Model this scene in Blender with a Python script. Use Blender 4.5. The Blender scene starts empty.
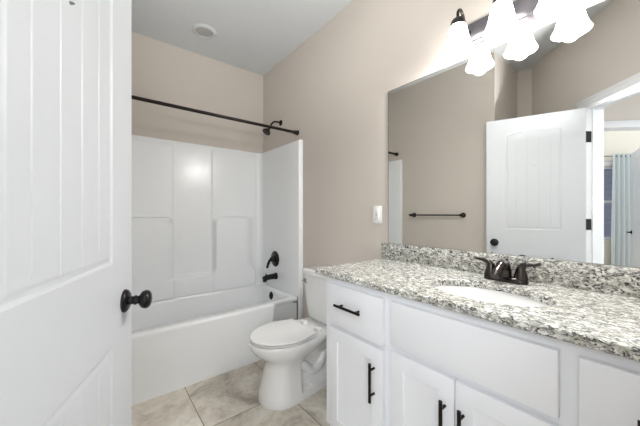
import bpy, bmesh, math, random
from mathutils import Vector, Matrix
from math import sin, cos, pi, radians, sqrt, atan2

S = bpy.context.scene
COL = S.collection

# ------------------------------------------------------------------ camera, light, exposure
W = 1.524            # x of the vanity wall; the room's left wall is x = 0
YB = 2.88            # y of the wall behind the tub
H = 2.74             # ceiling height
cam_d = bpy.data.cameras.new('camera')
cam_d.sensor_width = 36
cam_d.lens = 280.0 / 640 * 36
cam_d.shift_y = 1.0 / 640
cam_d.clip_start = 0.02
cam = bpy.data.objects.new('camera', cam_d)
cam.location = (0.061, 0.0, 1.18)
cam.rotation_euler = (pi / 2, 0, -radians(38.4))
COL.objects.link(cam)
S.camera = cam

wd = bpy.data.worlds.new('daylight')
S.world = wd
wd.use_nodes = True
wd.node_tree.nodes['Background'].inputs[0].default_value = (0.93, 0.96, 1.0, 1)
wd.node_tree.nodes['Background'].inputs[1].default_value = 1.8

S.view_settings.view_transform = 'Standard'
S.view_settings.look = 'None'
S.view_settings.gamma = 1
S.view_settings.use_curve_mapping = False
S.view_settings.exposure = 0.0

SHADE_GLOW = 17.0
LAMP_WATTS = 10.5


def area(name, loc, target, sx, sy, watts, color=(1, 1, 1)):
    d = bpy.data.lights.new(name, 'AREA')
    d.shape = 'RECTANGLE'
    d.size, d.size_y = sx, sy
    d.energy = watts
    d.color = color
    d.spread = radians(95)
    o = bpy.data.objects.new(name, d)
    o.location = loc
    o.rotation_euler = (Vector(target) - Vector(loc)).to_track_quat('-Z', 'Y').to_euler()
    COL.objects.link(o)
    return o


def spot(name, loc, target, watts, ang, r):
    d = bpy.data.lights.new(name, 'SPOT'); d.energy = watts; d.spot_size = radians(ang); d.spot_blend = 0.8; d.shadow_soft_size = r
    o = bpy.data.objects.new(name, d); o.location = loc
    o.rotation_euler = (Vector(target) - Vector(loc)).to_track_quat('-Z', 'Y').to_euler(); COL.objects.link(o)
spot('ceiling_fill', (0.10, -0.02, 1.55), (0.75, 1.15, 2.74), 138, 80, 0.05)  # added spot, bounced off the ceiling to lift the dark upper walls
# unseen fill areas added in the hall to brighten the bathroom through its doorway
area('hall_fill', (-0.78, -0.42, 2.2), (0.9, 0.5, 0.8), 1.0, 1.0, 5.0, (0.97, 0.985, 1.0))
area('hall_far_fill', (-1.0, -1.2, 1.7), (0.9, 1.0, 0.9), 1.6, 1.6, 7.0, (0.97, 0.985, 1.0))


# ------------------------------------------------------------------ materials
def srgb(r, g, b):
    f = lambda c: (c / 255 / 12.92) if c / 255 <= 0.04045 else ((c / 255 + 0.055) / 1.055) ** 2.4
    return (f(r), f(g), f(b), 1)


def mat(name, col, rough=0.5, metal=0.0, spec=0.5, coat=0.0, bump=0.0, bscale=200, vary=0.0, vscale=3.0):
    m = bpy.data.materials.new(name)
    m.use_nodes = True
    nt = m.node_tree
    b = nt.nodes['Principled BSDF']
    b.inputs['Base Color'].default_value = col
    b.inputs['Roughness'].default_value = rough
    b.inputs['Metallic'].default_value = metal
    b.inputs['Specular IOR Level'].default_value = spec
    b.inputs['Coat Weight'].default_value = coat
    tc = nt.nodes.new('ShaderNodeTexCoord')
    if vary:
        n = nt.nodes.new('ShaderNodeTexNoise')
        n.inputs['Scale'].default_value = vscale
        n.inputs['Detail'].default_value = 4
        nt.links.new(tc.outputs['Object'], n.inputs['Vector'])
        mx = nt.nodes.new('ShaderNodeMix')
        mx.data_type = 'RGBA'
        nt.links.new(n.outputs['Fac'], mx.inputs['Factor'])
        mx.inputs['A'].default_value = [c * (1 - vary) for c in col[:3]] + [1]
        mx.inputs['B'].default_value = [min(1, c * (1 + vary)) for c in col[:3]] + [1]
        nt.links.new(mx.outputs['Result'], b.inputs['Base Color'])
    if bump:
        n = nt.nodes.new('ShaderNodeTexNoise')
        n.inputs['Scale'].default_value = bscale
        nt.links.new(tc.outputs['Object'], n.inputs['Vector'])
        bp = nt.nodes.new('ShaderNodeBump')
        bp.inputs['Strength'].default_value = bump
        bp.inputs['Distance'].default_value = 0.002
        nt.links.new(n.outputs['Fac'], bp.inputs['Height'])
        nt.links.new(bp.outputs['Normal'], b.inputs['Normal'])
    return m


def emit(name, col, strength):
    m = mat(name, col, 0.3)
    b = m.node_tree.nodes['Principled BSDF']
    b.inputs['Emission Color'].default_value = col
    b.inputs['Emission Strength'].default_value = strength
    return m


def granite():
    m = bpy.data.materials.new('granite')
    m.use_nodes = True
    nt = m.node_tree
    L = nt.links.new
    b = nt.nodes['Principled BSDF']
    b.inputs['Roughness'].default_value = 0.16
    tc = nt.nodes.new('ShaderNodeTexCoord')
    mp = nt.nodes.new('ShaderNodeMapping')
    mp.inputs['Rotation'].default_value = (0.4, 0.3, 0.6)
    mp.inputs['Scale'].default_value = (1.45, 0.95, 1.6)
    L(tc.outputs['Object'], mp.inputs['Vector'])

    def noise(scale, detail, rough, dist=0.0):
        n = nt.nodes.new('ShaderNodeTexNoise')
        n.inputs['Scale'].default_value = scale * 1.15
        n.inputs['Detail'].default_value = detail
        n.inputs['Roughness'].default_value = rough
        n.inputs['Distortion'].default_value = dist
        L(mp.outputs['Vector'], n.inputs['Vector'])
        return n

    def ramp(src, stops):
        r = nt.nodes.new('ShaderNodeValToRGB')
        el = r.color_ramp.elements
        while len(el) < len(stops):
            el.new(0.5)
        for e, (p, c) in zip(el, stops):
            e.position = p
            e.color = c
        L(src.outputs['Fac'], r.inputs['Fac'])
        return r

    def mix(f, a, c):
        x = nt.nodes.new('ShaderNodeMix')
        x.data_type = 'RGBA'
        L(f, x.inputs['Factor'])
        for s, v in (('A', a), ('B', c)):
            if isinstance(v, tuple):
                x.inputs[s].default_value = v
            else:
                L(v, x.inputs[s])
        return x.outputs['Result']

    bw = lambda v: (v, v, v, 1)
    base = ramp(noise(34, 3, 0.55, 0.6), [(0.36, srgb(180, 178, 166)), (0.5, srgb(218, 218, 211)), (0.66, srgb(238, 239, 236))])
    greyf = ramp(noise(52, 5, 0.62, 0.9), [(0.47, bw(0)), (0.56, bw(0.9))])
    c1 = mix(greyf.outputs['Color'], base.outputs['Color'], srgb(138, 137, 131))
    darkf = ramp(noise(58, 6, 0.66, 1.2), [(0.530, bw(0)), (0.58, bw(1))])
    c2 = mix(darkf.outputs['Color'], c1, srgb(62, 61, 63))
    blkf = ramp(noise(110, 4, 0.6, 0.4), [(0.62, bw(0)), (0.66, bw(1))])
    c3 = mix(blkf.outputs['Color'], c2, srgb(58, 56, 58))
    L(c3, b.inputs['Base Color'])
    return m


def floor_tile():
    m = bpy.data.materials.new('stone_tile')
    m.use_nodes = True
    nt = m.node_tree
    L = nt.links.new
    b = nt.nodes['Principled BSDF']
    b.inputs['Roughness'].default_value = 0.42
    tc = nt.nodes.new('ShaderNodeTexCoord')
    mp = nt.nodes.new('ShaderNodeMapping')
    mp.inputs['Location'].default_value = (-0.523, -1.590, 0)
    L(tc.outputs['Object'], mp.inputs['Vector'])
    br = nt.nodes.new('ShaderNodeTexBrick')
    br.offset = 0.0
    br.inputs['Scale'].default_value = 1.0
    br.inputs['Brick Width'].default_value = 0.512
    br.inputs['Row Height'].default_value = 0.512
    br.inputs['Mortar Size'].default_value = 0.0025
    br.inputs['Mortar Smooth'].default_value = 0.2
    br.inputs['Color1'].default_value = (0.0, 0.0, 0.0, 1)
    br.inputs['Color2'].default_value = (1, 1, 1, 1)
    L(mp.outputs['Vector'], br.inputs['Vector'])
    # each tile gets its own cut of the stone pattern
    sc = nt.nodes.new('ShaderNodeVectorMath')
    sc.operation = 'SCALE'
    sc.inputs['Scale'].default_value = 7.0
    L(br.outputs['Color'], sc.inputs[0])
    ad = nt.nodes.new('ShaderNodeVectorMath')
    L(sc.outputs[0], ad.inputs[0])
    L(tc.outputs['Object'], ad.inputs[1])
    n1 = nt.nodes.new('ShaderNodeTexNoise')
    n1.inputs['Scale'].default_value = 2.6
    n1.inputs['Detail'].default_value = 8
    n1.inputs['Roughness'].default_value = 0.62
    n1.inputs['Distortion'].default_value = 1.6
    L(ad.outputs[0], n1.inputs['Vector'])
    r = nt.nodes.new('ShaderNodeValToRGB')
    el = r.color_ramp.elements
    el[0].position, el[0].color = 0.34, srgb(162, 156, 142)
    el[1].position, el[1].color = 0.68, srgb(236, 232, 222)
    e = el.new(0.5)
    e.color = srgb(212, 204, 191)
    L(n1.outputs['Fac'], r.inputs['Fac'])
    n2 = nt.nodes.new('ShaderNodeTexNoise')
    n2.inputs['Scale'].default_value = 26
    n2.inputs['Detail'].default_value = 5
    L(ad.outputs[0], n2.inputs['Vector'])
    r2 = nt.nodes.new('ShaderNodeValToRGB')
    r2.color_ramp.elements[0].position, r2.color_ramp.elements[0].color = 0.34, (0.86, 0.85, 0.84, 1)
    r2.color_ramp.elements[1].position, r2.color_ramp.elements[1].color = 0.56, (1, 1, 1, 1)
    L(n2.outputs['Fac'], r2.inputs['Fac'])
    mu = nt.nodes.new('ShaderNodeMix')
    mu.data_type = 'RGBA'
    mu.blend_type = 'MULTIPLY'
    mu.inputs['Factor'].default_value = 1
    L(r.outputs['Color'], mu.inputs['A'])
    L(r2.outputs['Color'], mu.inputs['B'])
    gx = nt.nodes.new('ShaderNodeMix')
    gx.data_type = 'RGBA'
    L(br.outputs['Fac'], gx.inputs['Factor'])
    L(mu.outputs['Result'], gx.inputs['A'])
    gx.inputs['B'].default_value = srgb(112, 106, 97)
    L(gx.outputs['Result'], b.inputs['Base Color'])
    bp = nt.nodes.new('ShaderNodeBump')
    bp.invert = True
    bp.inputs['Strength'].default_value = 0.5
    bp.inputs['Distance'].default_value = 0.002
    L(br.outputs['Fac'], bp.inputs['Height'])
    L(bp.outputs['Normal'], b.inputs['Normal'])
    return m


M = dict(
    wall=mat('beige_wall_paint', srgb(204, 196, 187), 0.75, bump=0.12, bscale=260, vary=0.015),
    ceil=mat('ceiling_paint', srgb(208, 211, 212), 0.85, bump=0.15, bscale=180, vary=0.01),
    trim=mat('white_trim_paint', srgb(226, 227, 229), 0.4, vary=0.01),
    door=mat('white_door_paint', srgb(200, 203, 206), 0.42, bump=0.03, bscale=300, vary=0.01),
    cab=mat('white_cabinet_paint', srgb(229, 231, 235), 0.38, vary=0.01),
    gap=mat('cabinet_shadow_gap', srgb(120, 118, 116), 0.7, vary=0.02),
    acr=mat('white_acrylic', srgb(237, 239, 240), 0.24, coat=0.0, vary=0.006),
    porc=mat('white_porcelain', srgb(234, 234, 233), 0.10, coat=0.4, vary=0.006),
    seat=mat('white_seat_plastic', srgb(238, 238, 237), 0.22, vary=0.006),
    bronze=mat('oil_rubbed_bronze', srgb(38, 33, 31), 0.32, 0.75, vary=0.12, vscale=20),
    black=mat('black_metal', srgb(24, 23, 24), 0.26, 0.5, vary=0.1, vscale=20),
    faucet=mat('dark_bronze_faucet', srgb(66, 61, 60), 0.22, 0.9, vary=0.1, vscale=30),
    nickel=mat('dark_nickel_plate', srgb(112, 108, 112), 0.28, 0.85, vary=0.05, vscale=15),
    chrome=mat('chrome', srgb(190, 190, 190), 0.12, 1.0, vary=0.03),
    mirror=mat('mirror_silver', (0.90, 0.91, 0.90, 1), 0.0, 1.0),
    mirror_edge=mat('mirror_edge', srgb(150, 150, 146), 0.2, 0.8, vary=0.05),
    plastic=mat('white_plastic', srgb(238, 238, 236), 0.35, vary=0.006),
    grey=mat('grey_plastic', srgb(120, 122, 124), 0.5, vary=0.05),
    lens=mat('frosted_lens', srgb(176, 176, 174), 0.5, vary=0.03),
    carpet=mat('beige_carpet', srgb(186, 178, 166), 0.95, bump=0.5, bscale=400, vary=0.06, vscale=60),
    cream=mat('cream_wall_paint', srgb(236, 232, 218), 0.8, vary=0.01),
    curtain=mat('pale_blue_fabric', srgb(212, 220, 222), 0.85, bump=0.2, bscale=500, vary=0.03, vscale=8),
    blind=mat('white_blind', srgb(240, 240, 238), 0.6, vary=0.01),
    siding=mat('blue_grey_siding', srgb(96, 100, 116), 0.8, vary=0.12, vscale=6),
    granite=granite(),
    tile=floor_tile(),
    shade=emit('lit_frosted_glass', (1.0, 0.992, 0.975, 1), SHADE_GLOW),
)
gm = bpy.data.materials.new('window_glass')
gm.use_nodes = True
gb = gm.node_tree.nodes['Principled BSDF']
gb.inputs['Transmission Weight'].default_value = 1
gb.inputs['Roughness'].default_value = 0
gb.inputs['IOR'].default_value = 1.45
M['glass'] = gm


# ------------------------------------------------------------------ mesh helpers
def box(bm, lo, hi, bev=0.0, seg=2, mtx=None):
    r = bmesh.ops.create_cube(bm, size=1)
    vs = r['verts']
    c = [(a + b) / 2 for a, b in zip(lo, hi)]
    d = [abs(b - a) for a, b in zip(lo, hi)]
    for v in vs:
        v.co = Vector((c[0] + v.co.x * d[0], c[1] + v.co.y * d[1], c[2] + v.co.z * d[2]))
    if bev:
        es = list({e for v in vs for e in v.link_edges})
        rb = bmesh.ops.bevel(bm, geom=es, offset=min(bev, min(d) * 0.49), segments=seg, affect='EDGES', profile=0.5)
        vs = list({v for f in rb['faces'] for v in f.verts} | {v for v in vs if v.is_valid})
    if mtx is not None:
        bmesh.ops.transform(bm, matrix=mtx, verts=vs)
    return vs


def loft(bm, rings, closed=True, cap0=True, cap1=True):
    R = [[bm.verts.new(p) for p in r] for r in rings]
    for a, b in zip(R, R[1:]):
        n = len(a)
        for i in range(n if closed else n - 1):
            j = (i + 1) % n
            try:
                bm.faces.new((a[i], a[j], b[j], b[i]))
            except ValueError:
                pass
    if cap0:
        bm.faces.new(R[0][::-1])
    if cap1:
        bm.faces.new(R[-1])
    return R


def tube(bm, pts, rad, n=12, cap=True):
    pts = [Vector(p) for p in pts]
    if not hasattr(rad, '__len__'):
        rad = [rad] * len(pts)
    rings = []
    up = None
    for i, p in enumerate(pts):
        t = (pts[min(i + 1, len(pts) - 1)] - pts[max(i - 1, 0)]).normalized()
        if up is None:
            up = Vector((0, 0, 1)) if abs(t.z) < 0.9 else Vector((1, 0, 0))
        s = t.cross(up).normalized()
        up = s.cross(t).normalized()
        rings.append([p + rad[i] * (cos(2 * pi * k / n) * s + sin(2 * pi * k / n) * up) for k in range(n)])
    loft(bm, rings, True, cap, cap)


def lathe(bm, prof, o=(0, 0, 0), axis=(0, 0, 1), n=28, cap0=True, cap1=True):
    """prof: (radius, distance along axis)"""
    a = Vector(axis).normalized()
    s = a.orthogonal().normalized()
    t = a.cross(s)
    o = Vector(o)
    rings = [[o + a * h + max(r, 1e-5) * (cos(2 * pi * k / n) * s + sin(2 * pi * k / n) * t) for k in range(n)] for r, h in prof]
    loft(bm, rings, True, cap0, cap1)


def smooth_pts(pts, k=4):
    """Catmull-Rom through the points"""
    P = [Vector(p) for p in pts]
    out = []
    for i in range(len(P) - 1):
        p0, p1, p2, p3 = P[max(i - 1, 0)], P[i], P[i + 1], P[min(i + 2, len(P) - 1)]
        for j in range(k):
            t = j / k
            out.append(0.5 * ((2 * p1) + (p2 - p0) * t + (2 * p0 - 5 * p1 + 4 * p2 - p3) * t * t + (3 * p1 - p0 - 3 * p2 + p3) * t ** 3))
    out.append(P[-1])
    return out


def sstep(a, b, x):
    t = max(0.0, min(1.0, (x - a) / (b - a)))
    return t * t * (3 - 2 * t)


def obj(name, bm, m, parent=None, smooth=True, angle=40):
    bmesh.ops.remove_doubles(bm, verts=bm.verts, dist=1e-6)
    bmesh.ops.recalc_face_normals(bm, faces=bm.faces)
    me = bpy.data.meshes.new(name)
    bm.to_mesh(me)
    bm.free()
    me.materials.append(m)
    if smooth:
        for p in me.polygons:
            p.use_smooth = True
        me.set_sharp_from_angle(angle=radians(angle))
    o = bpy.data.objects.new(name, me)
    COL.objects.link(o)
    if parent is not None:
        o.parent = parent
        o.matrix_parent_inverse = parent.matrix_world.inverted()
    return o


def tag(o, label, cat, group=None, kind=None):
    o['label'] = label
    o['category'] = cat
    if group:
        o['group'] = group
    if kind:
        o['kind'] = kind
    return o


def thing(name, loc, label, cat, group=None, rz=0.0):
    o = bpy.data.objects.new(name, None)
    o.empty_display_size = 0.05
    o.location = loc
    o.rotation_euler = (0, 0, rz)
    o.matrix_world = Matrix.Translation(Vector(loc)) @ Matrix.Rotation(rz, 4, 'Z')
    COL.objects.link(o)
    return tag(o, label, cat, group)


def B():
    return bmesh.new()


def bx(name, lo, hi, m, parent=None, bev=0.0, mtx=None):
    b = B()
    box(b, lo, hi, bev, 2, mtx)
    return obj(name, b, m, parent)


def struct(o, label, cat):
    return tag(o, label, cat, None, 'structure')


# ------------------------------------------------------------------ room shell
struct(bx('floor', (-0.9, -1.2, -0.06), (W + 0.1, YB + 0.1, 0.0), M['tile']),
       'mottled beige stone tile floor with thin dark grout lines', 'floor')
struct(bx('ceiling', (-0.75, -0.45, H), (W + 0.1, YB + 0.1, H + 0.08), M['ceil']),
       'flat white painted ceiling above the tub and vanity', 'ceiling')
struct(bx('wall_right', (W, -0.45, 0), (W + 0.1, YB + 0.1, H), M['wall']),
       'beige wall behind the toilet, vanity and mirror', 'wall')
struct(bx('wall_back', (-0.1, YB, 0), (W, YB + 0.1, H), M['wall']),
       'beige wall above the white shower surround', 'wall')
struct(bx('wall_left', (-0.1, 1.163, 0), (0, YB, H), M['wall']),
       'beige wall carrying the towel bar, seen in the mirror', 'wall')
b = B()
box(b, (-0.63, 1.063, 0), (0.0, 1.163, H))
box(b, (-0.73, 0.93, 0), (-0.63, 1.163, H))
struct(obj('wall_recess', b, M['wall'], None, False), 'beige wall recess beyond the open door, seen above it in the mirror', 'wall')
struct(bx('wall_near', (0.55, -0.41, 0), (W, -0.31, H), M['wall']),
       'beige wall at the near end of the vanity', 'wall')

# angled wall with the doorway: local frame u along the wall, v towards the bathroom
E_ = Vector((1, -1, 0)).normalized()
N_ = Vector((1, 1, 0)).normalized()
HINGE = Vector((-0.138, 0.440, 0))          # on the bathroom face (x + y = 0.30)
DW = Matrix(((E_.x, N_.x, 0, HINGE.x), (E_.y, N_.y, 0, HINGE.y), (0, 0, 1, 0), (0, 0, 0, 1)))
TH = 0.128
OPEN = 0.745
b = B()
box(b, (-0.70, -TH, 0), (-0.02, 0, H), mtx=DW)
box(b, (OPEN + 0.02, -TH, 0), (1.20, 0, H), mtx=DW)
box(b, (-0.02, -TH, 2.055), (OPEN + 0.02, 0, H), mtx=DW)
struct(obj('wall_entry', b, M['wall'], None, False), 'angled beige wall around the bathroom doorway, reflected in the mirror', 'wall')
b = B()
box(b, (-0.02, -TH - 0.002, 0), (0, 0.002, 2.055), 0.001, 1, DW)
box(b, (OPEN, -TH - 0.002, 0), (OPEN + 0.02, 0.002, 2.055), 0.001, 1, DW)
box(b, (0, -TH - 0.002, 2.035), (OPEN, 0.002, 2.055), 0.001, 1, DW)
box(b, (0, -0.052, 0), (0.011, -0.040, 2.035), 0.001, 1, DW)
box(b, (0.011, -0.052, 2.024), (OPEN, -0.040, 2.035), 0.001, 1, DW)
jamb = struct(obj('trim_1', b, M['trim']), 'white door jamb around the bathroom doorway, reflected in the mirror', 'door frame')
b = B()
for (u0, u1, z0, z1) in ((-0.075, -0.006, 0, 2.04), (OPEN + 0.006, OPEN + 0.075, 0, 2.04), (-0.075, OPEN + 0.075, 2.041, 2.11)):
    box(b, (u0, 0, z0), (u1, 0.016, z1), 0.004, 2, DW)
    if z0 == 0:
        box(b, (u0 if u0 < 0 else u1 - 0.02, 0.010, z0), (u0 + 0.02 if u0 < 0 else u1, 0.021, z1), 0.004, 2, DW)
    else:
        box(b, (u0, 0.010, z1 - 0.02), (u1, 0.021, z1), 0.004, 2, DW)
struct(obj('trim_2', b, M['trim']), 'white door casing above the open door, reflected in the mirror', 'door casing')

b = B()
box(b, (W - 0.014, 1.13, 0), (W, 2.09, 0.09), 0.004)
struct(obj('baseboard_right', b, M['trim']), 'white baseboard behind the toilet', 'baseboard')
struct(bx('baseboard_left', (0, 1.063, 0), (0.014, 2.08, 0.09), M['trim'], None, 0.004), 'white baseboard under the towel bar wall', 'baseboard')

# ------------------------------------------------------------------ hall and bedroom beyond the doorway
# frame: u along (1,1)/sqrt2, v away from the hall (-1,1)/sqrt2
U2 = Vector((1, 1, 0)).normalized()
V2 = Vector((-1, 1, 0)).normalized()
def frame2(k):
    o = V2 * (-k / sqrt(2))
    return Matrix(((U2.x, V2.x, 0, o.x), (U2.y, V2.y, 0, o.y), (0, 0, 1, 0), (0, 0, 0, 1)))
F2 = frame2(-1.386)
UL, UR = -0.30, -1.45        # jambs of the second doorway
b = B()
box(b, (UL + 0.02, 0, 0), (0.12, 0.11, H), mtx=F2)
box(b, (-3.4, 0, 0), (UR - 0.02, 0.11, H), mtx=F2)
box(b, (UR - 0.02, 0, 2.05), (UL + 0.02, 0.11, H), mtx=F2)
struct(obj('wall_hall', b, M['wall'], None, False), 'beige hall wall above the bedroom doorway, seen in the mirror', 'wall')
b = B()
for (u0, u1, z0, z1) in ((UL, UL + 0.07, 0, 2.10), (UR - 0.07, UR, 0, 2.10), (UR, UL, 2.03, 2.10)):
    box(b, (u0, -0.016, z0), (u1, 0, z1), 0.004, 2, F2)
box(b, (UR, -0.004, 2.03), (UL, 0.114, 2.05), 0.001, 1, F2)
box(b, (UL, -0.004, 0), (UL + 0.02, 0.114, 2.05), 0.001, 1, F2)
box(b, (UR - 0.02, -0.004, 0), (UR, 0.114, 2.05), 0.001, 1, F2)
struct(obj('trim_3', b, M['trim']), 'white casing of the bedroom doorway, seen through the mirror', 'door casing')
b = B()
box(b, (-3.0, -1.6, -0.05), (0.12, 2.2, 0.0), mtx=F2)
fb = struct(obj('floor_bedroom', b, M['carpet'], None, False), 'beige carpet of the bedroom beyond the hall', 'floor')
fb.location.z = -0.064

b = B()
box(b, (-0.66, -3.3, H), (1.6, -TH - 0.001, H + 0.08), mtx=DW)
struct(obj('ceiling_hall', b, M['ceil'], None, False), 'flat white ceiling of the hall outside the bathroom door', 'ceiling')
FK = frame2(-4.15)           # inner face of the far bedroom wall
WU0, WU1, WZ0, WZ1 = -2.22, -1.20, 0.75, 2.04
b = B()
box(b, (-3.4, 0, 0), (WU0, 0.12, 2.6), mtx=FK)
box(b, (WU1, 0, 0), (-0.2, 0.12, 2.6), mtx=FK)
box(b, (WU0, 0, 0), (WU1, 0.12, WZ0), mtx=FK)
box(b, (WU0, 0, WZ1), (WU1, 0.12, 2.6), mtx=FK)
struct(obj('wall_bedroom', b, M['cream'], None, False), 'cream bedroom wall above the pale curtain, seen in the mirror', 'wall')
b = B()
for (u0, u1, z0, z1) in ((WU0, WU0 + 0.05, WZ0, WZ1), (WU1 - 0.05, WU1, WZ0, WZ1), (WU0, WU1, WZ0, WZ0 + 0.05), (WU0, WU1, WZ1 - 0.05, WZ1), (WU0, WU1, 1.36, 1.40)):
    box(b, (u0, 0.04, z0), (u1, 0.09, z1), 0.003, 1, FK)
win = struct(obj('window_1', b, M['trim']), 'white bedroom window beside the curtain, seen in the mirror', 'window')
b = B()
box(b, (WU0 + 0.05, 0.062, WZ0 + 0.05), (WU1 - 0.05, 0.068, WZ1 - 0.05), mtx=FK)
obj('pane', b, M['glass'], win, False)
b = B()
box(b, (WU0 + 0.02, -0.02, 1.955), (WU1 - 0.02, 0.03, 2.03), 0.004, 1, FK)
for i in range(3):
    box(b, (WU0 + 0.03, -0.012, 1.915 + i * 0.014), (WU1 - 0.03, 0.03, 1.923 + i * 0.014), mtx=FK)
tag(obj('window_blind', b, M['blind']), 'white blind raised to the top of the bedroom window', 'blind')
b = B()
box(b, (-9.0, 3.0, -0.5), (0.0, 3.2, 2.6), mtx=FK)
for i in range(18):
    box(b, (-9.0, 2.985, -0.4 + i * 0.16), (0.0, 3.0, -0.28 + i * 0.16), mtx=FK)
tag(obj('neighbour_house', b, M['siding'], None, False), 'blue grey sided house outside the bedroom window', 'house')

# ------------------------------------------------------------------ bathroom door leaf
HD = Vector((-0.0997, 0.437, 0))
LD = Vector((0.145, 1.079, 0))
dd = (LD - HD).normalized()
nn = Vector((dd.y, -dd.x, 0))
DL = 0.687
# local: x along the leaf from hinge to latch, y out of the visible face, z up
DM = Matrix(((dd.x, nn.x, 0, HD.x), (dd.y, nn.y, 0, HD.y), (0, 0, 1, 0), (0, 0, 0, 1)))

def door_height(s, z, grooves):
    """relief of a two panel arch top plank door, negative is recessed"""
    def panel(x0, x1, z0, z1, arch):
        top = z1 + (arch * (1 - ((s - (x0 + x1) / 2) / ((x1 - x0) / 2)) ** 2) if x0 <= s <= x1 else 0)
        d = min(s - x0, x1 - s, z - z0, top - z)
        if d <= 0:
            return 0.0
        h = -0.004 * sstep(0, 0.010, d) + 0.002 * sstep(0.014, 0.024, d)
        if d > 0.024:
            for g in grooves:
                h -= 0.0014 * max(0, 1 - abs(s - g) / 0.0026)
        return h
    return panel(0.146, 0.541, 1.043, 1.895, 0.028) + panel(0.146, 0.541, 0.24, 0.823, 0.0)

def door_mesh(name, width, mtx, m, gr):
    xs = sorted({round(width * i / 60, 4) for i in range(61)} | {round(0.140 + i * 0.0035, 4) for i in range(14)} | {round(0.505 + i * 0.0035, 4) for i in range(14)}
                | {round(g + k * 0.00175, 5) for g in gr for k in (-2, -1, 0, 1, 2)})
    zs = sorted({round(0.012 + 2.023 * i / 50, 4) for i in range(51)} | {round(z0 + i * 0.004, 4) for z0 in (0.236, 0.790, 1.039) for i in range(10)} | {round(1.86 + i * 0.004, 4) for i in range(18)})
    b = B()
    faces = []
    for side in (0, 1):
        G = [[b.verts.new((x, (door_height(x, z, gr) if side == 0 else -0.035 - door_height(x, z, gr)), z)) for x in xs] for z in zs]
        faces.append(G)
        for r0, r1 in zip(G, G[1:]):
            for i in range(len(xs) - 1):
                q = (r0[i], r0[i + 1], r1[i + 1], r1[i])
                b.faces.new(q if side == 0 else q[::-1])
    G, K = faces
    def rim(a, c):
        for i in range(len(a) - 1):
            b.faces.new((a[i], a[i + 1], c[i + 1], c[i]))
    rim(G[0], K[0]); rim(G[-1], K[-1])
    rim([r[0] for r in G], [r[0] for r in K]); rim([r[-1] for r in G], [r[-1] for r in K])
    bmesh.ops.transform(b, matrix=mtx, verts=b.verts)
    return obj(name, b, m, None, False)

GR = (0.0, 0.220, 0.301, 0.381, 0.461)
door = struct(door_mesh('door_1', DL, DM, M['door'], GR[1:]), 'white plank panelled bathroom door standing open with a round black knob', 'door')

def knob(parent, s, z, side, mtx, name='door_knob'):
    o = mtx @ Vector((s, 0.0 if side > 0 else -0.035, z))
    a = (mtx.to_3x3() @ Vector((0, side, 0)))
    b = B()
    lathe(b, [(0.0, 0), (0.034, 0), (0.034, 0.003), (0.031, 0.008), (0.024, 0.012), (0.0125, 0.014), (0.0115, 0.024), (0.014, 0.027),
              (0.014, 0.031), (0.0115, 0.034), (0.0115, 0.038), (0.017, 0.041), (0.0245, 0.047), (0.0275, 0.055), (0.0265, 0.062), (0.021, 0.068), (0.011, 0.071), (0.0, 0.0715)],
          o, a, 32, False, False)
    k = obj(name, b, M['black'], parent)
    k['label'] = 'round black knob'
    return k

knob(door, 0.625, 0.920, 1, DM)
knob(door, 0.625, 0.920, -1, DM)
for z in (0.25, 1.095, 1.808):
    b = B()
    # leaf on the jamb face, and the barrel beside the door edge
    box(b, (0.0, -0.036, z - 0.045), (0.003, -0.001, z + 0.045), 0.001, 1, DW)
    p = DM @ Vector((-0.006, -0.030, 0))
    tube(b, [(p.x, p.y, z - 0.046), (p.x, p.y, z + 0.046)], 0.006, 10)
    box(b, (-0.0005, -0.032, z - 0.045), (0.001, -0.003, z + 0.045), 0, 1, DM)
    h = obj('hinge', b, M['black'], door)
    h['label'] = 'black door hinge'
b = B()
o = DM @ Vector((0.333, -0.004, 1.602)); a = DM.to_3x3() @ Vector((0, 1, 0))
lathe(b, [(0.0, 0.0), (0.003, 0), (0.003, 0.006), (0.0015, 0.010), (0, 0.010)], o, a, 10, False, False)
obj('nail', b, M['grey'], door)
b = B()
lm = DM @ Matrix.Translation((DL, -0.0175, 0.92))
box(b, (-0.0005, -0.011, -0.028), (0.0012, 0.011, 0.028), 0.0005, 1, lm)
obj('latch_plate', b, M['black'], door)

# door in the bedroom, tip towards the curtain
T2 = Vector((-3.024, 0.378, 0))
Q2 = Vector((-2.473, 0.266, 0))
E2 = (T2 - Q2).normalized()
N2 = Vector((-E2.y, E2.x, 0))
if N2.dot(Vector((1, 0, 0))) < 0:
    N2 = -N2
H2 = T2 - E2 * 0.76
D2M = Matrix(((E2.x, N2.x, 0, H2.x), (E2.y, N2.y, 0, H2.y), (0, 0, 1, 0), (0, 0, 0, 1)))
door2 = struct(door_mesh('door_2', 0.76, D2M, M['door'], ()), 'white bedroom door with black lever, far right in the mirror', 'door')
b = B()
o = D2M @ Vector((0.70, 0, 0.92)); a = D2M.to_3x3() @ Vector((0, 1, 0))
lathe(b, [(0, 0), (0.030, 0), (0.030, 0.006), (0.012, 0.010), (0.010, 0.045), (0.012, 0.052), (0, 0.053)], o, a, 20, False, False)
p0 = o + a * 0.046
tube(b, [p0, p0 - E2 * 0.05 + Vector((0, 0, 0.004)), p0 - E2 * 0.11], [0.009, 0.008, 0.006], 10)
lv = obj('door_lever', b, M['black'], door2)
lv['label'] = 'black lever handle'

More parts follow.
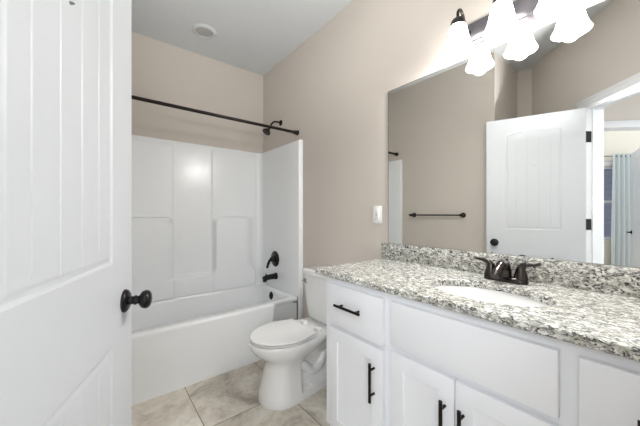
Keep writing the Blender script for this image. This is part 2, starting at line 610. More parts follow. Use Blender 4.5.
# curtain on its rod
CU0, CU1, CZ = -2.335, -2.000, 2.135
b = B()
NS = 90
def cur(u, z, off):
    t = (u - CU0) / (CU1 - CU0)
    sp = 1 + 0.10 * (CZ - z) / 2.1
    uu = (CU0 + CU1) / 2 + (u - (CU0 + CU1) / 2) * sp
    return FK @ Vector((uu, -0.085 + 0.026 * sin(t * 2 * pi * 5.0 + 0.35 * sin(z * 2)) + 0.006 * sin(t * 31) + off, z))
zs = [0.03 + (CZ - 0.03) * i / 24 for i in range(25)]
us = [CU0 + (CU1 - CU0) * i / NS for i in range(NS + 1)]
Ra = [[b.verts.new(cur(u, z, 0)) for u in us] for z in zs]
Rb = [[b.verts.new(cur(u, z, 0.003)) for u in us] for z in zs]
for G, fl in ((Ra, 0), (Rb, 1)):
    for r0, r1 in zip(G, G[1:]):
        for i in range(NS):
            q = (r0[i], r0[i + 1], r1[i + 1], r1[i])
            b.faces.new(q[::-1] if fl else q)
for i in range(NS):
    b.faces.new((Ra[0][i], Rb[0][i], Rb[0][i + 1], Ra[0][i + 1]))
    b.faces.new((Ra[-1][i], Ra[-1][i + 1], Rb[-1][i + 1], Rb[-1][i]))
for j in range(24):
    b.faces.new((Ra[j][0], Ra[j + 1][0], Rb[j + 1][0], Rb[j][0]))
    b.faces.new((Ra[j][-1], Rb[j][-1], Rb[j + 1][-1], Ra[j + 1][-1]))
tag(obj('curtain', b, M['curtain']), 'pale blue grey curtain hanging beside the bedroom window', 'curtain')
rod2 = thing('curtain_rod', FK @ Vector((-1.6, -0.085, 2.10)), 'thin rod holding the pale curtain in the bedroom', 'curtain rod')
b = B()
tube(b, [FK @ Vector((-2.40, -0.084, 2.10)), FK @ Vector((-1.0, -0.084, 2.10))], 0.008, 10)
obj('rod', b, M['nickel'], rod2)
for u in (-2.38, -1.02):
    b = B()
    box(b, (u - 0.01, -0.095, 2.085), (u + 0.01, 0.0, 2.115), 0.002, 1, FK)
    obj('bracket', b, M['nickel'], rod2)

# ------------------------------------------------------------------ tub
RIM = 0.425
XL, XR = 0.0425, 1.4815
tub = thing('bathtub', (W / 2, 2.45, 0), 'white alcove bathtub with a smooth raised apron panel', 'bathtub')

def apron_y(x, z):
    edge = 1.262 - 0.030 * (RIM - z) / RIM
    rec = 0.012 * sstep(RIM - 0.022, RIM - 0.05, z)
    p = (0.042 + rec) * sstep(edge + 0.004, edge - 0.048, x) - rec
    bot = 0.004 * sstep(0.06, 0.0, z)
    return 2.122 - p - bot - 0.006 * (RIM - z) / RIM

def rrect(x0, x1, y0, y1, r, z, n=10):
    pts = []
    for cx_, cy_, a0 in ((x1 - r, y1 - r, 0), (x0 + r, y1 - r, pi / 2), (x0 + r, y0 + r, pi), (x1 - r, y0 + r, 3 * pi / 2)):
        for i in range(n):
            a = a0 + pi / 2 * i / (n - 1)
            pts.append(Vector((cx_ + r * cos(a), cy_ + r * sin(a), z)))
    return pts

b = B()
xs = sorted({round(XL + (XR - XL) * i / 60, 4) for i in range(61)} | {round(1.17 + 0.004 * i, 4) for i in range(28)})
zs = [RIM * i / 30 * 0.955 for i in range(31)]
G = [[b.verts.new((x, apron_y(x, z), z)) for x in xs] for z in zs]
# rounded front edge of the rim
for k in range(1, 7):
    a = pi / 2 * k / 6
    zb = zs[-1]
    G.append([b.verts.new((x, apron_y(x, zb) + 0.018 * (1 - cos(a)) + 0.0006 * k, zb + (RIM - zb) * sin(a))) for x in xs])
for r0, r1 in zip(G, G[1:]):
    for i in range(len(xs) - 1):
        b.faces.new((r0[i], r0[i + 1], r1[i + 1], r1[i]))
# flat rim from the front edge to the basin, then the basin
ring = rrect(0.115, 1.435, 2.172, 2.79, 0.10, RIM)
top = G[-1]
outer = [v for v in top]
for x, y in ((XR, YB - 0.006), (XL, YB - 0.006)):
    outer.append(b.verts.new((x, y, RIM)))
inner = [b.verts.new(p) for p in ring]
eds = []
for L_ in (outer, inner):
    for i in range(len(L_)):
        a_, c_ = L_[i], L_[(i + 1) % len(L_)]
        e = b.edges.get((a_, c_)) or b.edges.new((a_, c_))
        eds.append(e)
bmesh.ops.triangle_fill(b, edges=eds, use_beauty=True)
prev = inner
for (x0, x1, y0, y1, r, z) in ((0.118, 1.432, 2.175, 2.787, 0.10, RIM - 0.003), (0.124, 1.426, 2.181, 2.782, 0.10, RIM - 0.012), (0.13, 1.422, 2.188, 2.777, 0.10, RIM - 0.03),
                               (0.20, 1.40, 2.215, 2.755, 0.11, 0.22), (0.25, 1.385, 2.235, 2.735, 0.12, 0.12), (0.29, 1.36, 2.26, 2.71, 0.12, 0.085), (0.36, 1.30, 2.32, 2.65, 0.12, 0.075)):
    cur_ = [b.verts.new(p) for p in rrect(x0, x1, y0, y1, r, z)]
    for i in range(len(cur_)):
        j = (i + 1) % len(cur_)
        b.faces.new((prev[i], prev[j], cur_[j], cur_[i]))
    prev = cur_
b.faces.new(prev)
obj('tub_shell', b, M['acr'], tub, True, 50)
b = B()
lathe(b, [(0, 0), (0.040, 0), (0.040, 0.006), (0.034, 0.011), (0, 0.012)], (1.4245, 2.50, 0.362), (-1, 0, 0.12), 26, False, False)
box(b, (1.405, 2.496, 0.347), (1.416, 2.504, 0.377), 0.002, 1)
obj('overflow_plate', b, M['black'], tub)['label'] = 'round black overflow plate'
b = B()
lathe(b, [(0, 0), (0.035, 0), (0.033, 0.004), (0.012, 0.006), (0.010, 0.012), (0, 0.013)], (1.22, 2.48, 0.0752), (0, 0, 1), 24, False, False)
obj('drain', b, M['black'], tub)
b = B()
box(b, (1.432, 2.1175, 0.382), (1.474, 2.1225, 0.392), 0.002, 2)
obj('badge', b, M['grey'], tub)['label'] = 'small grey oval badge'

# ------------------------------------------------------------------ shower surround
STOP = 1.854
XI0, XI1, YI = 0.042, 1.482, 2.85
YF = 2.097

def relief(x, z):
    side = max(sstep(0.606, 0.590, x), sstep(0.938, 0.955, x))
    vfade = sstep(1.83, 1.80, z) * 1.0
    d = 0.011 * side * vfade
    f = 0.026
    top = 1.15
    # ledge corners are rounded where the notch meets the shelf
    def ledge(ex, sgn):
        r = 0.06 if sgn > 0 else 0.03
        cxr, czr = ex + sgn * r, top - r
        dx, dz = (cxr - x) * sgn, z - czr
        if dx > 0 and dz > 0:
            q = sqrt(dx * dx + dz * dz) - r
        else:
            q = max((ex - x) * sgn, z - top)
        ff = f if sgn > 0 else 0.016 + 0.11 * sstep(top - 0.01, top - 0.08, z)
        return sstep(ff * 0.5, -ff * 0.5, q)
    left, right = ledge(0.575, -1), ledge(0.962, 1)
    zb = 0.597
    low = sstep(zb + f * 0.5, zb - f * 0.5, z)
    # rounded lower right corner of the notch
    r = 0.05
    dx, dz = x - (0.962 - r), (zb + r) - z
    if dx > 0 and dz > 0:
        low = max(low, sstep(-f * 0.5, f * 0.5, sqrt(dx * dx + dz * dz) - r))
    m = max(left, right, low)
    lo_ = sstep(0.64, 0.57, z)
    m *= sstep(1.408, 1.26 + 0.125 * lo_, x) * sstep(0.10, 0.15, x)
    return d + 0.060 * m * (1.0 if z > 0.43 else 1.0)

b = B()
path = []          # (x, y, kind)
path += [(0.001, YF, 0), (0.034, YF, 0), (0.040, YF + 0.003, 0), (XI0, YF + 0.010, 0), (XI0, 2.3, 0), (XI0, 2.6, 0)]
RC = 0.055
for i in range(9):
    a = pi - pi / 2 * i / 8
    path.append((XI0 + RC + RC * cos(a), YI - RC + RC * sin(a), 1))
xsb = sorted({round(0.105 + (1.415 - 0.105) * i / 120, 4) for i in range(121)} | {round(0.58 + 0.002 * i, 4) for i in range(18)} | {round(0.932 + 0.002 * i, 4) for i in range(26)})
path += [(x, YI, 2) for x in xsb]
for i in range(9):
    a = pi / 2 - pi / 2 * i / 8
    path.append((XI1 - RC + RC * cos(a), YI - RC + RC * sin(a), 1))
path += [(XI1, 2.6, 0), (XI1, 2.3, 0), (XI1, YF + 0.010, 0), (1.484, YF + 0.003, 0), (1.490, YF, 0), (W - 0.001, YF, 0)]
zl = sorted({round(RIM + 0.002 + (STOP - 0.006 - RIM) * i / 90, 4) for i in range(91)} | {round(1.130 + 0.0025 * i, 4) for i in range(14)} | {round(0.58 + 0.0025 * i, 4) for i in range(14)})
rows = []
for z in zl:
    rows.append([b.verts.new((x, (y - relief(x, z)) if k == 2 else y, z)) for x, y, k in path])
def inset(p, q):
    x, y, k = p
    if k == 2: return (x, min(YB - 0.001, y + q))
    if y <= YF + 0.001: return (x, y)
    if x < 0.3: return (max(0.001, x - q), min(YB - 0.001, y + (q if k == 1 else 0)))
    return (min(W - 0.001, x + q), min(YB - 0.001, y + (q if k == 1 else 0)))
rows.append([b.verts.new((*inset(p, 0.004), STOP)) for p in path])
rows.append([b.verts.new((*inset(p, 0.041), STOP + 0.001)) for p in path])
for r0, r1 in zip(rows, rows[1:]):
    for i in range(len(path) - 1):
        try:
            b.faces.new((r0[i], r0[i + 1], r1[i + 1], r1[i]))
        except ValueError:
            pass
# front flange runs down beside the tub to the floor
box(b, (1.4835, YF, 0.0), (W - 0.001, 2.12, RIM + 0.01), 0.003)
box(b, (0.001, YF, 0.0), (0.0405, 2.12, RIM + 0.01), 0.003)
tag(obj('shower_surround', b, M['acr'], None, True, 50), 'glossy white shower surround with moulded ledges above the tub', 'shower surround')

# ------------------------------------------------------------------ shower fittings
rod = thing('shower_rod', (W / 2, 2.18, 1.938), 'straight dark bronze shower rod spanning the tub front', 'shower rod')
b = B()
tube(b, [(0.012, 2.18, 1.938), (W - 0.012, 2.18, 1.938)], 0.0125, 16)
obj('rod', b, M['bronze'], rod)
for x, s in ((0.0, 1), (W, -1)):
    b = B()
    lathe(b, [(0, 0), (0.024, 0), (0.024, 0.006), (0.018, 0.022), (0.0155, 0.05), (0.0135, 0.052), (0, 0.052)], (x, 2.18, 1.938), (s, 0, 0), 20, False, False)
    obj('end_flange', b, M['bronze'], rod)

sh = thing('wall_shower', (W, 2.49, 2.11), 'dark bronze shower head on a curved arm above the surround', 'shower head')
b = B()
lathe(b, [(0, 0), (0.030, 0), (0.028, 0.006), (0.014, 0.014), (0, 0.014)], (W, 2.49, 2.11), (-1, 0, 0), 24, False, False)
obj('wall_flange', b, M['bronze'], sh)
b = B()
arm = smooth_pts([(W - 0.004, 2.49, 2.11), (W - 0.05, 2.49, 2.112), (W - 0.09, 2.49, 2.098), (W - 0.120, 2.49, 2.056), (W - 0.132, 2.49, 2.035)], 5)
tube(b, arm, 0.0085, 12)
obj('arm', b, M['bronze'], sh)
b = B()
lathe(b, [(0, 0), (0.013, 0), (0.016, 0.012), (0.013, 0.022), (0.018, 0.030), (0.036, 0.050), (0.042, 0.062), (0.040, 0.070), (0, 0.070)],
      (W - 0.128, 2.49, 2.040), (-0.55, 0, -0.83), 24, False, False)
obj('spray_head', b, M['bronze'], sh)

va = thing('tub_valve', (XI1, 2.53, 0.722), 'round black tub valve plate with a single lever', 'faucet valve')
b = B()
lathe(b, [(0, 0), (0.080, 0), (0.080, 0.004), (0.074, 0.010), (0.030, 0.014), (0.028, 0.040), (0.022, 0.050), (0, 0.050)], (XI1, 2.53, 0.722), (-1, 0, 0), 36, False, False)
obj('escutcheon', b, M['black'], va)
b = B()
tube(b, smooth_pts([(XI1 - 0.045, 2.53, 0.725), (XI1 - 0.065, 2.533, 0.705), (XI1 - 0.078, 2.538, 0.67), (XI1 - 0.088, 2.542, 0.635)], 4), [0.015] * 4 + [0.0135] * 4 + [0.012] * 4 + [0.010], 12)
obj('lever', b, M['black'], va)

sp = thing('tub_spout', (XI1, 2.51, 0.548), 'black tub spout below the round valve', 'faucet')
b = B()
tube(b, [(XI1, 2.51, 0.550), (XI1 - 0.012, 2.51, 0.550), (XI1 - 0.014, 2.51, 0.550), (XI1 - 0.07, 2.51, 0.549), (XI1 - 0.115, 2.51, 0.545), (XI1 - 0.138, 2.51, 0.538), (XI1 - 0.144, 2.51, 0.534)],
     [0.034, 0.034, 0.029, 0.027, 0.027, 0.026, 0.018], 20)
tube(b, [(XI1 - 0.126, 2.51, 0.54), (XI1 - 0.128, 2.51, 0.510)], [0.022, 0.020], 16)
obj('spout_body', b, M['black'], sp)
b = B()
tube(b, [(XI1 - 0.115, 2.51, 0.565), (XI1 - 0.115, 2.51, 0.585)], [0.006, 0.008], 12)
obj('diverter_knob', b, M['black'], sp)

# ceiling fixture
cl = thing('ceiling_fixture', (0.772, 2.485, H), 'round white recessed fixture in the ceiling above the tub', 'ceiling light')
b = B()
lathe(b, [(0.072, -0.0), (0.098, 0.0), (0.098, 0.004), (0.090, 0.010), (0.074, 0.014), (0.070, 0.008), (0.072, 0.0)], (0.772, 2.485, H), (0, 0, -1), 40, False, False)
obj('trim_ring', b, M['ceil'], cl)
b = B()
lathe(b, [(0, 0.0), (0.072, 0.0), (0.072, 0.008), (0.045, 0.012), (0, 0.013)], (0.772, 2.485, H), (0, 0, -1), 40, False, False)
obj('lens', b, M['lens'], cl)['label'] = 'unlit grey frosted lens'

# ------------------------------------------------------------------ toilet (u out from the wall, v sideways)
TY = 1.59
toi = thing('toilet', (W - 0.4, TY, 0), 'white two piece toilet with closed lid between tub and vanity', 'toilet')

def tp(u, v, z):
    return Vector((W - u, TY + v, z))

def outline(uf, uc, hb, ub, hr, us=None, hs=None, n=26, sw=0.015):
    """half widths along u: elliptic front from uc to uf, then easing to hr at the back; optional step at us down to hs"""
    us_list = [uc + (uf - uc) * sin(pi / 2 * i / 14) for i in range(14, -1, -1)]
    rest = []
    if us is not None:
        rest = [uc - (uc - us) * i / 4 for i in range(1, 4)] + [us + sw * 0.5, us, us - sw * 0.5] + [us - sw * 0.5 - (us - sw * 0.5 - ub) * i / 6 for i in range(1, 7)]
    else:
        rest = [uc - (uc - ub) * i / 12 for i in range(1, 13)]
    out = []
    for u in us_list + rest:
        if u >= uc:
            h = hb * sqrt(max(0, 1 - ((u - uc) / (uf - uc)) ** 2))
        else:
            h = hb + (hr - hb) * sstep(0, 1, (uc - u) / (uc - ub))
        if us is not None and u <= us + 1e-6:
            f_ = sstep(us + sw * 0.5, us - sw * 0.5, u)
            h = min(h, h + (hs - h) * f_)
        out.append((u, h))
    return out

def ring_from(ol, z):
    A = [tp(u, h, z) for u, h in ol]
    Bk = [tp(u, -h, z) for u, h in ol[::-1]]
    return A + Bk[:-1]

b = B()
sl = [  # z, uf, uc, hb, ub, hr, step u, step half width
    (0.000, 0.674, 0.540, 0.144, 0.12, 0.105, 0.445, 0.142),
    (0.012, 0.678, 0.542, 0.148, 0.12, 0.107, 0.445, 0.145),
    (0.048, 0.672, 0.540, 0.143, 0.12, 0.105, 0.445, 0.140),
    (0.062, 0.670, 0.540, 0.140, 0.12, 0.096, 0.445, 0.074),
    (0.140, 0.646, 0.535, 0.124, 0.12, 0.085, 0.445, 0.062),
    (0.210, 0.630, 0.528, 0.113, 0.12, 0.085, 0.440, 0.064),
    (0.240, 0.632, 0.520, 0.117, 0.12, 0.090, 0.430, 0.085),
    (0.265, 0.650, 0.510, 0.134, 0.12, 0.100, 0.410, 0.106),
    (0.290, 0.680, 0.500, 0.155, 0.10, 0.110, 0.380, 0.122),
    (0.315, 0.708, 0.495, 0.170, 0.05, 0.125, 0.340, 0.138),
    (0.338, 0.724, 0.492, 0.178, 0.02, 0.150, 0.300, 0.152),
    (0.358, 0.732, 0.490, 0.182, 0.02, 0.165, 0.280, 0.165),
    (0.374, 0.732, 0.490, 0.182, 0.02, 0.170, 0.280, 0.170),
    (0.382, 0.727, 0.490, 0.177, 0.025, 0.168, 0.280, 0.168),
]
loft(b, [ring_from(outline(uf, uc, hb, ub, hr, us, hs), z) for z, uf, uc, hb, ub, hr, us, hs in sl])
# trapway bulge on both flanks
for s in (1, -1):
    tube(b, smooth_pts([tp(0.45, s * 0.045, 0.22), tp(0.39, s * 0.060, 0.175), tp(0.33, s * 0.062, 0.125), tp(0.26, s * 0.058, 0.14), tp(0.21, s * 0.05, 0.22), tp(0.20, s * 0.045, 0.30)], 5),
         [0.033] * 26, 14)
obj('bowl', b, M['porc'], toi, True, 45)
for s in (1, -1):
    b = B()
    lathe(b, [(0, 0), (0.013, 0), (0.013, 0.008), (0.009, 0.015), (0, 0.017)], tp(0.36, s * 0.098, 0.050), (0, s * 0.15, 1), 16, False, False)
    obj('bolt_cap', b, M['porc'], toi)

def plate(name, z0, z1, grow, m, cut):
    b = B()
    ol = outline(0.730 + grow, 0.495, 0.183 + grow, cut, 0.150)
    def sc(k):
        c = 0.495
        return [(c + (u - c) * k, h * k) for u, h in ol]
    zz = [(z0, 0.975), (z0 + 0.002, 0.99), (z0 + (z1 - z0) * 0.45, 1.0), (z1 - 0.004, 0.992), (z1 - 0.001, 0.975), (z1, 0.94)]
    loft(b, [ring_from(sc(k), z) for z, k in zz])
    return obj(name, b, m, toi, True, 50)
plate('seat', 0.3860, 0.3945, -0.002, M['seat'], 0.345)
plate('seat_lid', 0.4015, 0.414, 0.001, M['seat'], 0.345)
for s in (1, -1):
    b = B()
    box(b, (W - 0.305, TY + s * 0.085 - 0.022, 0.381), (W - 0.268, TY + s * 0.085 + 0.022, 0.406), 0.006)
    obj('seat_hinge', b, M['seat'], toi)

b = B()
tk = []
for z, w, d0, d1 in ((0.383, 0.150, 0.03, 0.185), (0.392, 0.165, 0.022, 0.196), (0.41, 0.178, 0.018, 0.204), (0.50, 0.195, 0.016, 0.212), (0.60, 0.207, 0.015, 0.218), (0.716, 0.213, 0.015, 0.222)):
    tk.append([Vector(p) for p in rrect(W - d1, W - d0, TY - w + 0.002, TY + w - 0.016, 0.035, z, 6)])
loft(b, tk)
obj('tank', b, M['porc'], toi, True, 50)
b = B()
lid = []
for z, g in ((0.717, -0.006), (0.720, 0.003), (0.727, 0.005), (0.752, 0.005), (0.759, 0.001), (0.762, -0.007)):
    lid.append([Vector(p) for p in rrect(W - 0.226 - g, W - 0.012 + min(0, g), TY - 0.207 - g, TY + 0.197 + g, 0.03, z, 6)])
loft(b, lid)
obj('tank_lid', b, M['porc'], toi, True, 50)
b = B()
lathe(b, [(0, 0), (0.014, 0), (0.014, 0.006), (0.008, 0.010), (0, 0.010)], tp(0.221, 0.160, 0.676), (-1, 0, 0), 18, False, False)
tube(b, smooth_pts([tp(0.232, 0.160, 0.676), tp(0.245, 0.163, 0.675), tp(0.247, 0.140, 0.671), tp(0.246, 0.108, 0.668)], 4), [0.006] * 9 + [0.005] * 4, 10)
obj('flush_lever', b, M['chrome'], toi)['label'] = 'small chrome flush lever'

# ------------------------------------------------------------------ vanity
CF = 0.988                  # face frame plane
DF = 0.967                  # door front plane
CY0, CY1 = -0.245, 1.116
CT, CTH = 0.893, 0.028
van = thing('vanity_cabinet', (1.25, 0.437, 0), 'long white vanity cabinet with bar pulls under the granite top', 'cabinet')
b = B()
TZ = CT - CTH - 0.001
box(b, (CF, CY0, 0.105), (CF + 0.02, CY1, TZ), 0.0015, 1)
box(b, (CF + 0.02, CY1 - 0.016, 0.105), (W - 0.002, CY1, TZ))
box(b, (CF + 0.02, CY0, 0.105), (W - 0.002, CY0 + 0.016, TZ))
box(b, (W - 0.010, CY0 + 0.016, 0.105), (W - 0.002, CY1 - 0.016, TZ))
box(b, (CF + 0.02, CY0 + 0.016, 0.106), (W - 0.010, CY1 - 0.016, 0.12))
box(b, (CF + 0.07, CY0 + 0.02, 0.0), (W - 0.004, CY1 - 0.002, 0.106), 0, 1)
obj('carcass', b, M['cab'], van)
b = B()
lathe(b, [(0, 0), (0.006, 0), (0.006, 0.012), (0.004, 0.014), (0, 0.014)], (1.010, CY1, 0.792), (0, 1, 0), 12, False, False)
obj('bumper', b, M['black'], van)['label'] = 'small dark peg on the side panel'

def slab(name, y0, y1, z0, z1, shaker=False):
    """front with bevelled rim; shaker doors have a recessed field"""
    b = B()
    if not shaker:
        box(b, (DF, y0, z0), (CF - 0.0005, y1, z1), 0.0)
        vs = [v for v in b.verts if v.co.x < DF + 1e-4]
        es = [e for e in b.edges if all(v in vs for v in e.verts)]
        bmesh.ops.bevel(b, geom=es, offset=0.0035, segments=2, affect='EDGES', profile=0.5)
    else:
        st = 0.058
        def rect(x, k):
            return [Vector((x, y0 + k, z0 + k)), Vector((x, y1 - k, z0 + k)), Vector((x, y1 - k, z1 - k)), Vector((x, y0 + k, z1 - k))]
        loft(b, [rect(CF - 0.0005, 0), rect(DF + 0.0035, 0), rect(DF + 0.001, 0.001), rect(DF, 0.0035), rect(DF, st), rect(DF + 0.004, st + 0.003), rect(DF + 0.0045, st + 0.005)])
    return obj(name, b, M['cab'], van, True, 35)

def pull(parent, p0, p1):
    """bar pull standing off the door face on two posts"""
    b = B()
    p0, p1 = Vector(p0), Vector(p1)
    tube(b, [p0, p1], 0.0062, 12)
    d = p1 - p0
    for t in (0.17, 0.83):
        q = p0 + d * t
        tube(b, [q, Vector((DF + 0.0005, q.y, q.z))], [0.005, 0.005], 10)
    o = obj('pull', b, M['bronze'], parent)
    o['label'] = 'dark bronze bar pull'
    return o

PX = 0.938
d1 = slab('drawer', 0.735, 1.068, 0.640, 0.835)
pull(d1, (PX, 1.000, 0.747), (PX, 0.838, 0.747))
slab('false_front', 0.180, 0.695, 0.662, 0.835)
d2 = slab('drawer', -0.198, 0.142, 0.640, 0.835)
pull(d2, (PX, 0.046, 0.747), (PX, -0.116, 0.747))
o1 = slab('door', 0.735, 1.068, 0.125, 0.621, True)
pull(o1, (PX, 0.778, 0.562), (PX, 0.778, 0.402))
o2 = slab('door', 0.4425, 0.695, 0.125, 0.640, True)
pull(o2, (PX, 0.473, 0.568), (PX, 0.473, 0.408))
o3 = slab('door', 0.180, 0.4395, 0.125, 0.640, True)
pull(o3, (PX, 0.413, 0.568), (PX, 0.413, 0.408))
d3 = slab('drawer', -0.198, 0.142, 0.385, 0.621)
pull(d3, (PX, 0.046, 0.51), (PX, -0.116, 0.51))
d4 = slab('drawer', -0.198, 0.142, 0.125, 0.366)
pull(d4, (PX, 0.046, 0.25), (PX, -0.116, 0.25))

# countertop with an oval cut-out
TX0, TX1, TY0, TY1 = 0.962, W - 0.002, -0.308, 1.178
SCX, SCY, SA, SB = 1.200, 0.437, 0.144, 0.203
b = B()
NE = 64
def oval(k, z, a=SA, c=SB):
    return [Vector((SCX + (a + k) * cos(2 * pi * i / NE), SCY + (c + k) * sin(2 * pi * i / NE), z)) for i in range(NE)]
def trect(z, k):
    return [Vector((TX0 + k, TY0, z)), Vector((TX1, TY0, z)), Vector((TX1, TY1 - k, z)), Vector((TX0 + k, TY1 - k, z))]
outr = [[b.verts.new(p) for p in r] for r in (trect(CT - CTH, 0.003), trect(CT - CTH + 0.003, 0), trect(CT - 0.004, 0), trect(CT, 0.004))]
innr = [[b.verts.new(p) for p in r] for r in (oval(0, CT - CTH), oval(0, CT - 0.003), oval(0.003, CT))]
for R_ in (outr, innr):
    for r0, r1 in zip(R_, R_[1:]):
        n = len(r0)
        for i in range(n):
            b.faces.new((r0[i], r0[(i + 1) % n], r1[(i + 1) % n], r1[i]))
for o_, i_ in ((outr[0], innr[0]), (outr[-1], innr[-1])):
    eds = []
    for L_ in (o_, i_):
        for i in range(len(L_)):
            eds.append(b.edges.get((L_[i], L_[(i + 1) % len(L_)])))
    bmesh.ops.triangle_fill(b, edges=eds, use_beauty=True)
tag(obj('countertop', b, M['granite'], None, True, 30), 'speckled grey and cream granite countertop on the vanity', 'countertop')
tag(bx('backsplash', (W - 0.022, TY0, CT + 0.0005), (W - 0.001, TY1, 0.993), M['granite'], None, 0.003),
    'low speckled granite backsplash strip under the mirror', 'backsplash')

snk = thing('sink', (SCX, SCY, CT - CTH), 'white oval undermount sink set in the granite countertop', 'sink')
b = B()
prof = [(0.004, 0.0), (-0.002, -0.012), (-0.010, -0.045), (-0.026, -0.085), (-0.055, -0.115), (-0.090, -0.130), (-0.118, -0.134)]
rings = [oval(0.02, CT - CTH - 0.001)] + [oval(k, CT - CTH - 0.001 + z) for k, z in prof]
loft(b, rings, True, False, True)
obj('basin', b, M['porc'], snk, True, 60)
b = B()
lathe(b, [(0, 0), (0.022, 0), (0.022, 0.003), (0.014, 0.005), (0, 0.004)], (SCX, SCY, CT - CTH - 0.1352), (0, 0, 1), 24, False, False)
obj('drain', b, M['faucet'], snk)

# faucet
FX, FY = 1.428, 0.447
fa = thing('sink_faucet', (FX, FY, CT), 'dark bronze two lever faucet behind the oval sink', 'faucet')
b = B()
rings = []
for z, g in ((CT + 0.0005, 0.0), (CT + 0.012, 0.0), (CT + 0.019, -0.004), (CT + 0.022, -0.009)):
    rings.append([Vector(p) for p in rrect(FX - 0.029 - g, FX + 0.029 + g, FY - 0.082 - g, FY + 0.082 + g, 0.027 + g * 0.5, z, 8)])
loft(b, rings)
obj('base_plate', b, M['faucet'], fa)
b = B()
tube(b, smooth_pts([(FX, FY, CT + 0.015), (FX - 0.002, FY, CT + 0.05), (FX - 0.018, FY, CT + 0.072), (FX - 0.05, FY, CT + 0.072), (FX - 0.09, FY, CT + 0.052), (FX - 0.112, FY, CT + 0.034)], 5),
     [0.024] * 6 + [0.022] * 5 + [0.019] * 5 + [0.016] * 5 + [0.0145] * 5, 16)
obj('spout', b, M['faucet'], fa)
b = B()
tube(b, [(FX + 0.018, FY, CT + 0.02), (FX + 0.018, FY, CT + 0.082)], 0.003, 8)
lathe(b, [(0, 0), (0.004, 0), (0.0065, 0.006), (0.005, 0.012), (0, 0.013)], (FX + 0.018, FY, CT + 0.080), (0, 0, 1), 12, False, False)
obj('lift_rod', b, M['faucet'], fa)
for s in (1, -1):
    hy = FY + s * 0.056
    b = B()
    lathe(b, [(0, 0.018), (0.026, 0.018), (0.025, 0.026), (0.021, 0.042), (0.017, 0.058), (0.0145, 0.068), (0, 0.074)], (FX, hy, CT), (0, 0, 1), 22, False, False)
    tube(b, smooth_pts([(FX, hy - s * 0.004, CT + 0.058), (FX, hy + s * 0.012, CT + 0.076), (FX - 0.003, hy + s * 0.031, CT + 0.082), (FX - 0.006, hy + s * 0.052, CT + 0.084), (FX - 0.008, hy + s * 0.068, CT + 0.091)], 4),
         [0.0135] * 4 + [0.011] * 4 + [0.0075] * 4 + [0.006] * 4 + [0.0055], 12)
    obj('lever_handle', b, M['faucet'], fa)

# mirror
mi = thing('mirror', (W, 0.42, 0.996), 'large frameless wall mirror above the granite backsplash', 'mirror')
MY0, MY1, MZ0, MZ1 = -0.295, 1.137, 0.9945, 1.965
bx('mirror_backing', (W - 0.0055, MY0, MZ0), (W - 0.0005, MY1, MZ1), M['mirror_edge'], mi, 0.0008)
b = B()
vv = [b.verts.new((W - 0.0058, y, z)) for y, z in ((MY0 + 0.004, MZ0 + 0.001), (MY1 - 0.004, MZ0 + 0.001), (MY1 - 0.004, MZ1 - 0.004), (MY0 + 0.004, MZ1 - 0.004))]
ww = [b.verts.new(v.co + Vector((0.0006, 0, 0))) for v in vv]
b.faces.new(vv)
b.faces.new(ww[::-1])
for i in range(4):
    b.faces.new((vv[i], ww[i], ww[(i + 1) % 4], vv[(i + 1) % 4]))
obj('mirror_glass', b, M['mirror'], mi, False)

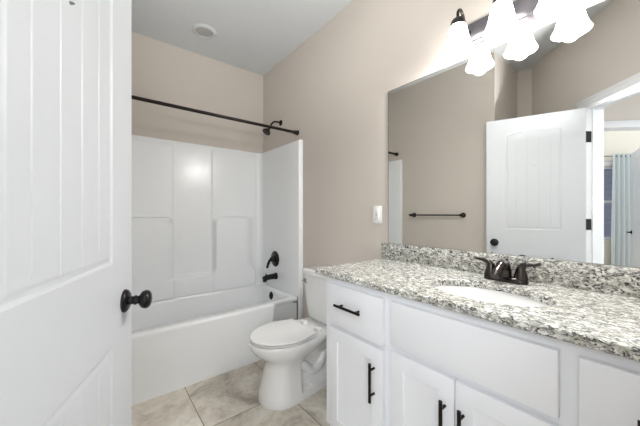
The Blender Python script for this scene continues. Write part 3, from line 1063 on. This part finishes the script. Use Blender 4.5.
# vanity light
LY = 0.452
vl = thing('vanity_light', (W, LY, 2.065), 'three shade vanity light glowing white above the mirror', 'wall light')
b = B()
box(b, (W - 0.022, LY - 0.195, 2.010), (W - 0.0005, LY + 0.195, 2.122), 0.006)
box(b, (W - 0.032, LY - 0.180, 2.026), (W - 0.021, LY + 0.180, 2.106), 0.006)
obj('backplate', b, M['nickel'], vl)
for k, ly in enumerate((LY + 0.182, LY, LY - 0.182)):
    LX = W - 0.126
    b = B()
    tube(b, smooth_pts([(W - 0.026, ly, 2.068), (W - 0.050, ly, 2.088), (W - 0.070, ly, 2.135), (W - 0.100, ly, 2.158), (LX, ly, 2.138), (LX, ly, 2.100)], 5), 0.0065, 10)
    lathe(b, [(0, 0), (0.020, 0), (0.018, 0.006), (0.008, 0.009), (0, 0.009)], (W - 0.032, ly, 2.068), (-1, 0, 0.2), 18, False, False)
    obj('arm', b, M['faucet'], vl)
    b = B()
    lathe(b, [(0.0, 0.0), (0.010, 0.0), (0.024, -0.010), (0.032, -0.022), (0.033, -0.043), (0.0, -0.043)], (LX, ly, 2.112), (0, 0, 1), 24, False, False)
    obj('shade_cap', b, M['faucet'], vl)
    b = B()
    pr = [(0.026, 2.074), (0.033, 2.069), (0.038, 2.056), (0.042, 2.035), (0.047, 2.010), (0.053, 1.986), (0.061, 1.965), (0.067, 1.955),
          (0.065, 1.954), (0.058, 1.966), (0.050, 1.986), (0.044, 2.010), (0.039, 2.035), (0.035, 2.056), (0.030, 2.066), (0.024, 2.070)]
    lathe(b, [(r, z) for r, z in pr] + [pr[0]], (LX, ly, 0), (0, 0, 1), 36, False, False)
    obj('shade', b, M['shade'], vl, True, 60)['label'] = 'glowing white bell glass shade'
    b = B()
    lathe(b, [(0, 2.068), (0.012, 2.066), (0.013, 2.045), (0.022, 2.022), (0.026, 2.004), (0.022, 1.988), (0.010, 1.980), (0, 1.979)], (LX, ly, 0), (0, 0, 1), 20, False, False)
    obj('bulb', b, M['shade'], vl)
    d = bpy.data.lights.new('lamp_light', 'POINT')
    d.energy = LAMP_WATTS
    d.color = (1.0, 0.995, 0.98)
    d.shadow_soft_size = 0.03
    lo = bpy.data.objects.new('lamp_light', d)
    lo.location = (LX, ly, 1.945)
    COL.objects.link(lo)

# outlet on the wall left of the mirror
ol = thing('outlet', (W, 1.227, 1.176), 'white wall outlet plate left of the mirror', 'outlet')
b = B()
box(b, (W - 0.006, 1.227 - 0.036, 1.176 - 0.058), (W - 0.0005, 1.227 + 0.036, 1.176 + 0.058), 0.003)
obj('cover_plate', b, M['plastic'], ol)
b = B()
box(b, (W - 0.010, 1.227 - 0.0165, 1.176 - 0.033), (W - 0.005, 1.227 + 0.0165, 1.176 + 0.033), 0.002)
obj('receptacle', b, M['plastic'], ol)
for z in (1.1705, 1.1815):
    b = B()
    box(b, (W - 0.0115, 1.227 - 0.008, z - 0.004), (W - 0.0095, 1.227 + 0.008, z + 0.004), 0.001)
    obj('button', b, M['lens'], ol)
for z in (1.156, 1.196):
    b = B()
    for y in (-0.006, 0.006):
        box(b, (W - 0.0104, 1.227 + y - 0.001, z - 0.004), (W - 0.0096, 1.227 + y + 0.001, z + 0.004))
    obj('slot', b, M['grey'], ol)

# towel bar on the left wall
tb = thing('towel_bar', (0.0, 1.643, 1.168), 'dark bronze towel bar on the beige wall, seen in the mirror', 'towel bar')
b = B()
tube(b, [(0.062, 1.328, 1.168), (0.062, 1.345, 1.168), (0.062, 1.346, 1.168), (0.062, 1.94, 1.168), (0.062, 1.941, 1.168), (0.062, 1.958, 1.168)], [0.011, 0.012, 0.008, 0.008, 0.012, 0.011], 14)
obj('bar', b, M['bronze'], tb)
for y in (1.355, 1.930):
    b = B()
    lathe(b, [(0, 0), (0.027, 0), (0.027, 0.006), (0.018, 0.013), (0.010, 0.018), (0.0095, 0.048), (0.015, 0.054), (0.016, 0.064), (0.012, 0.073), (0, 0.074)], (0.0005, y, 1.168), (1, 0, 0), 22, False, False)
    obj('post', b, M['bronze'], tb)
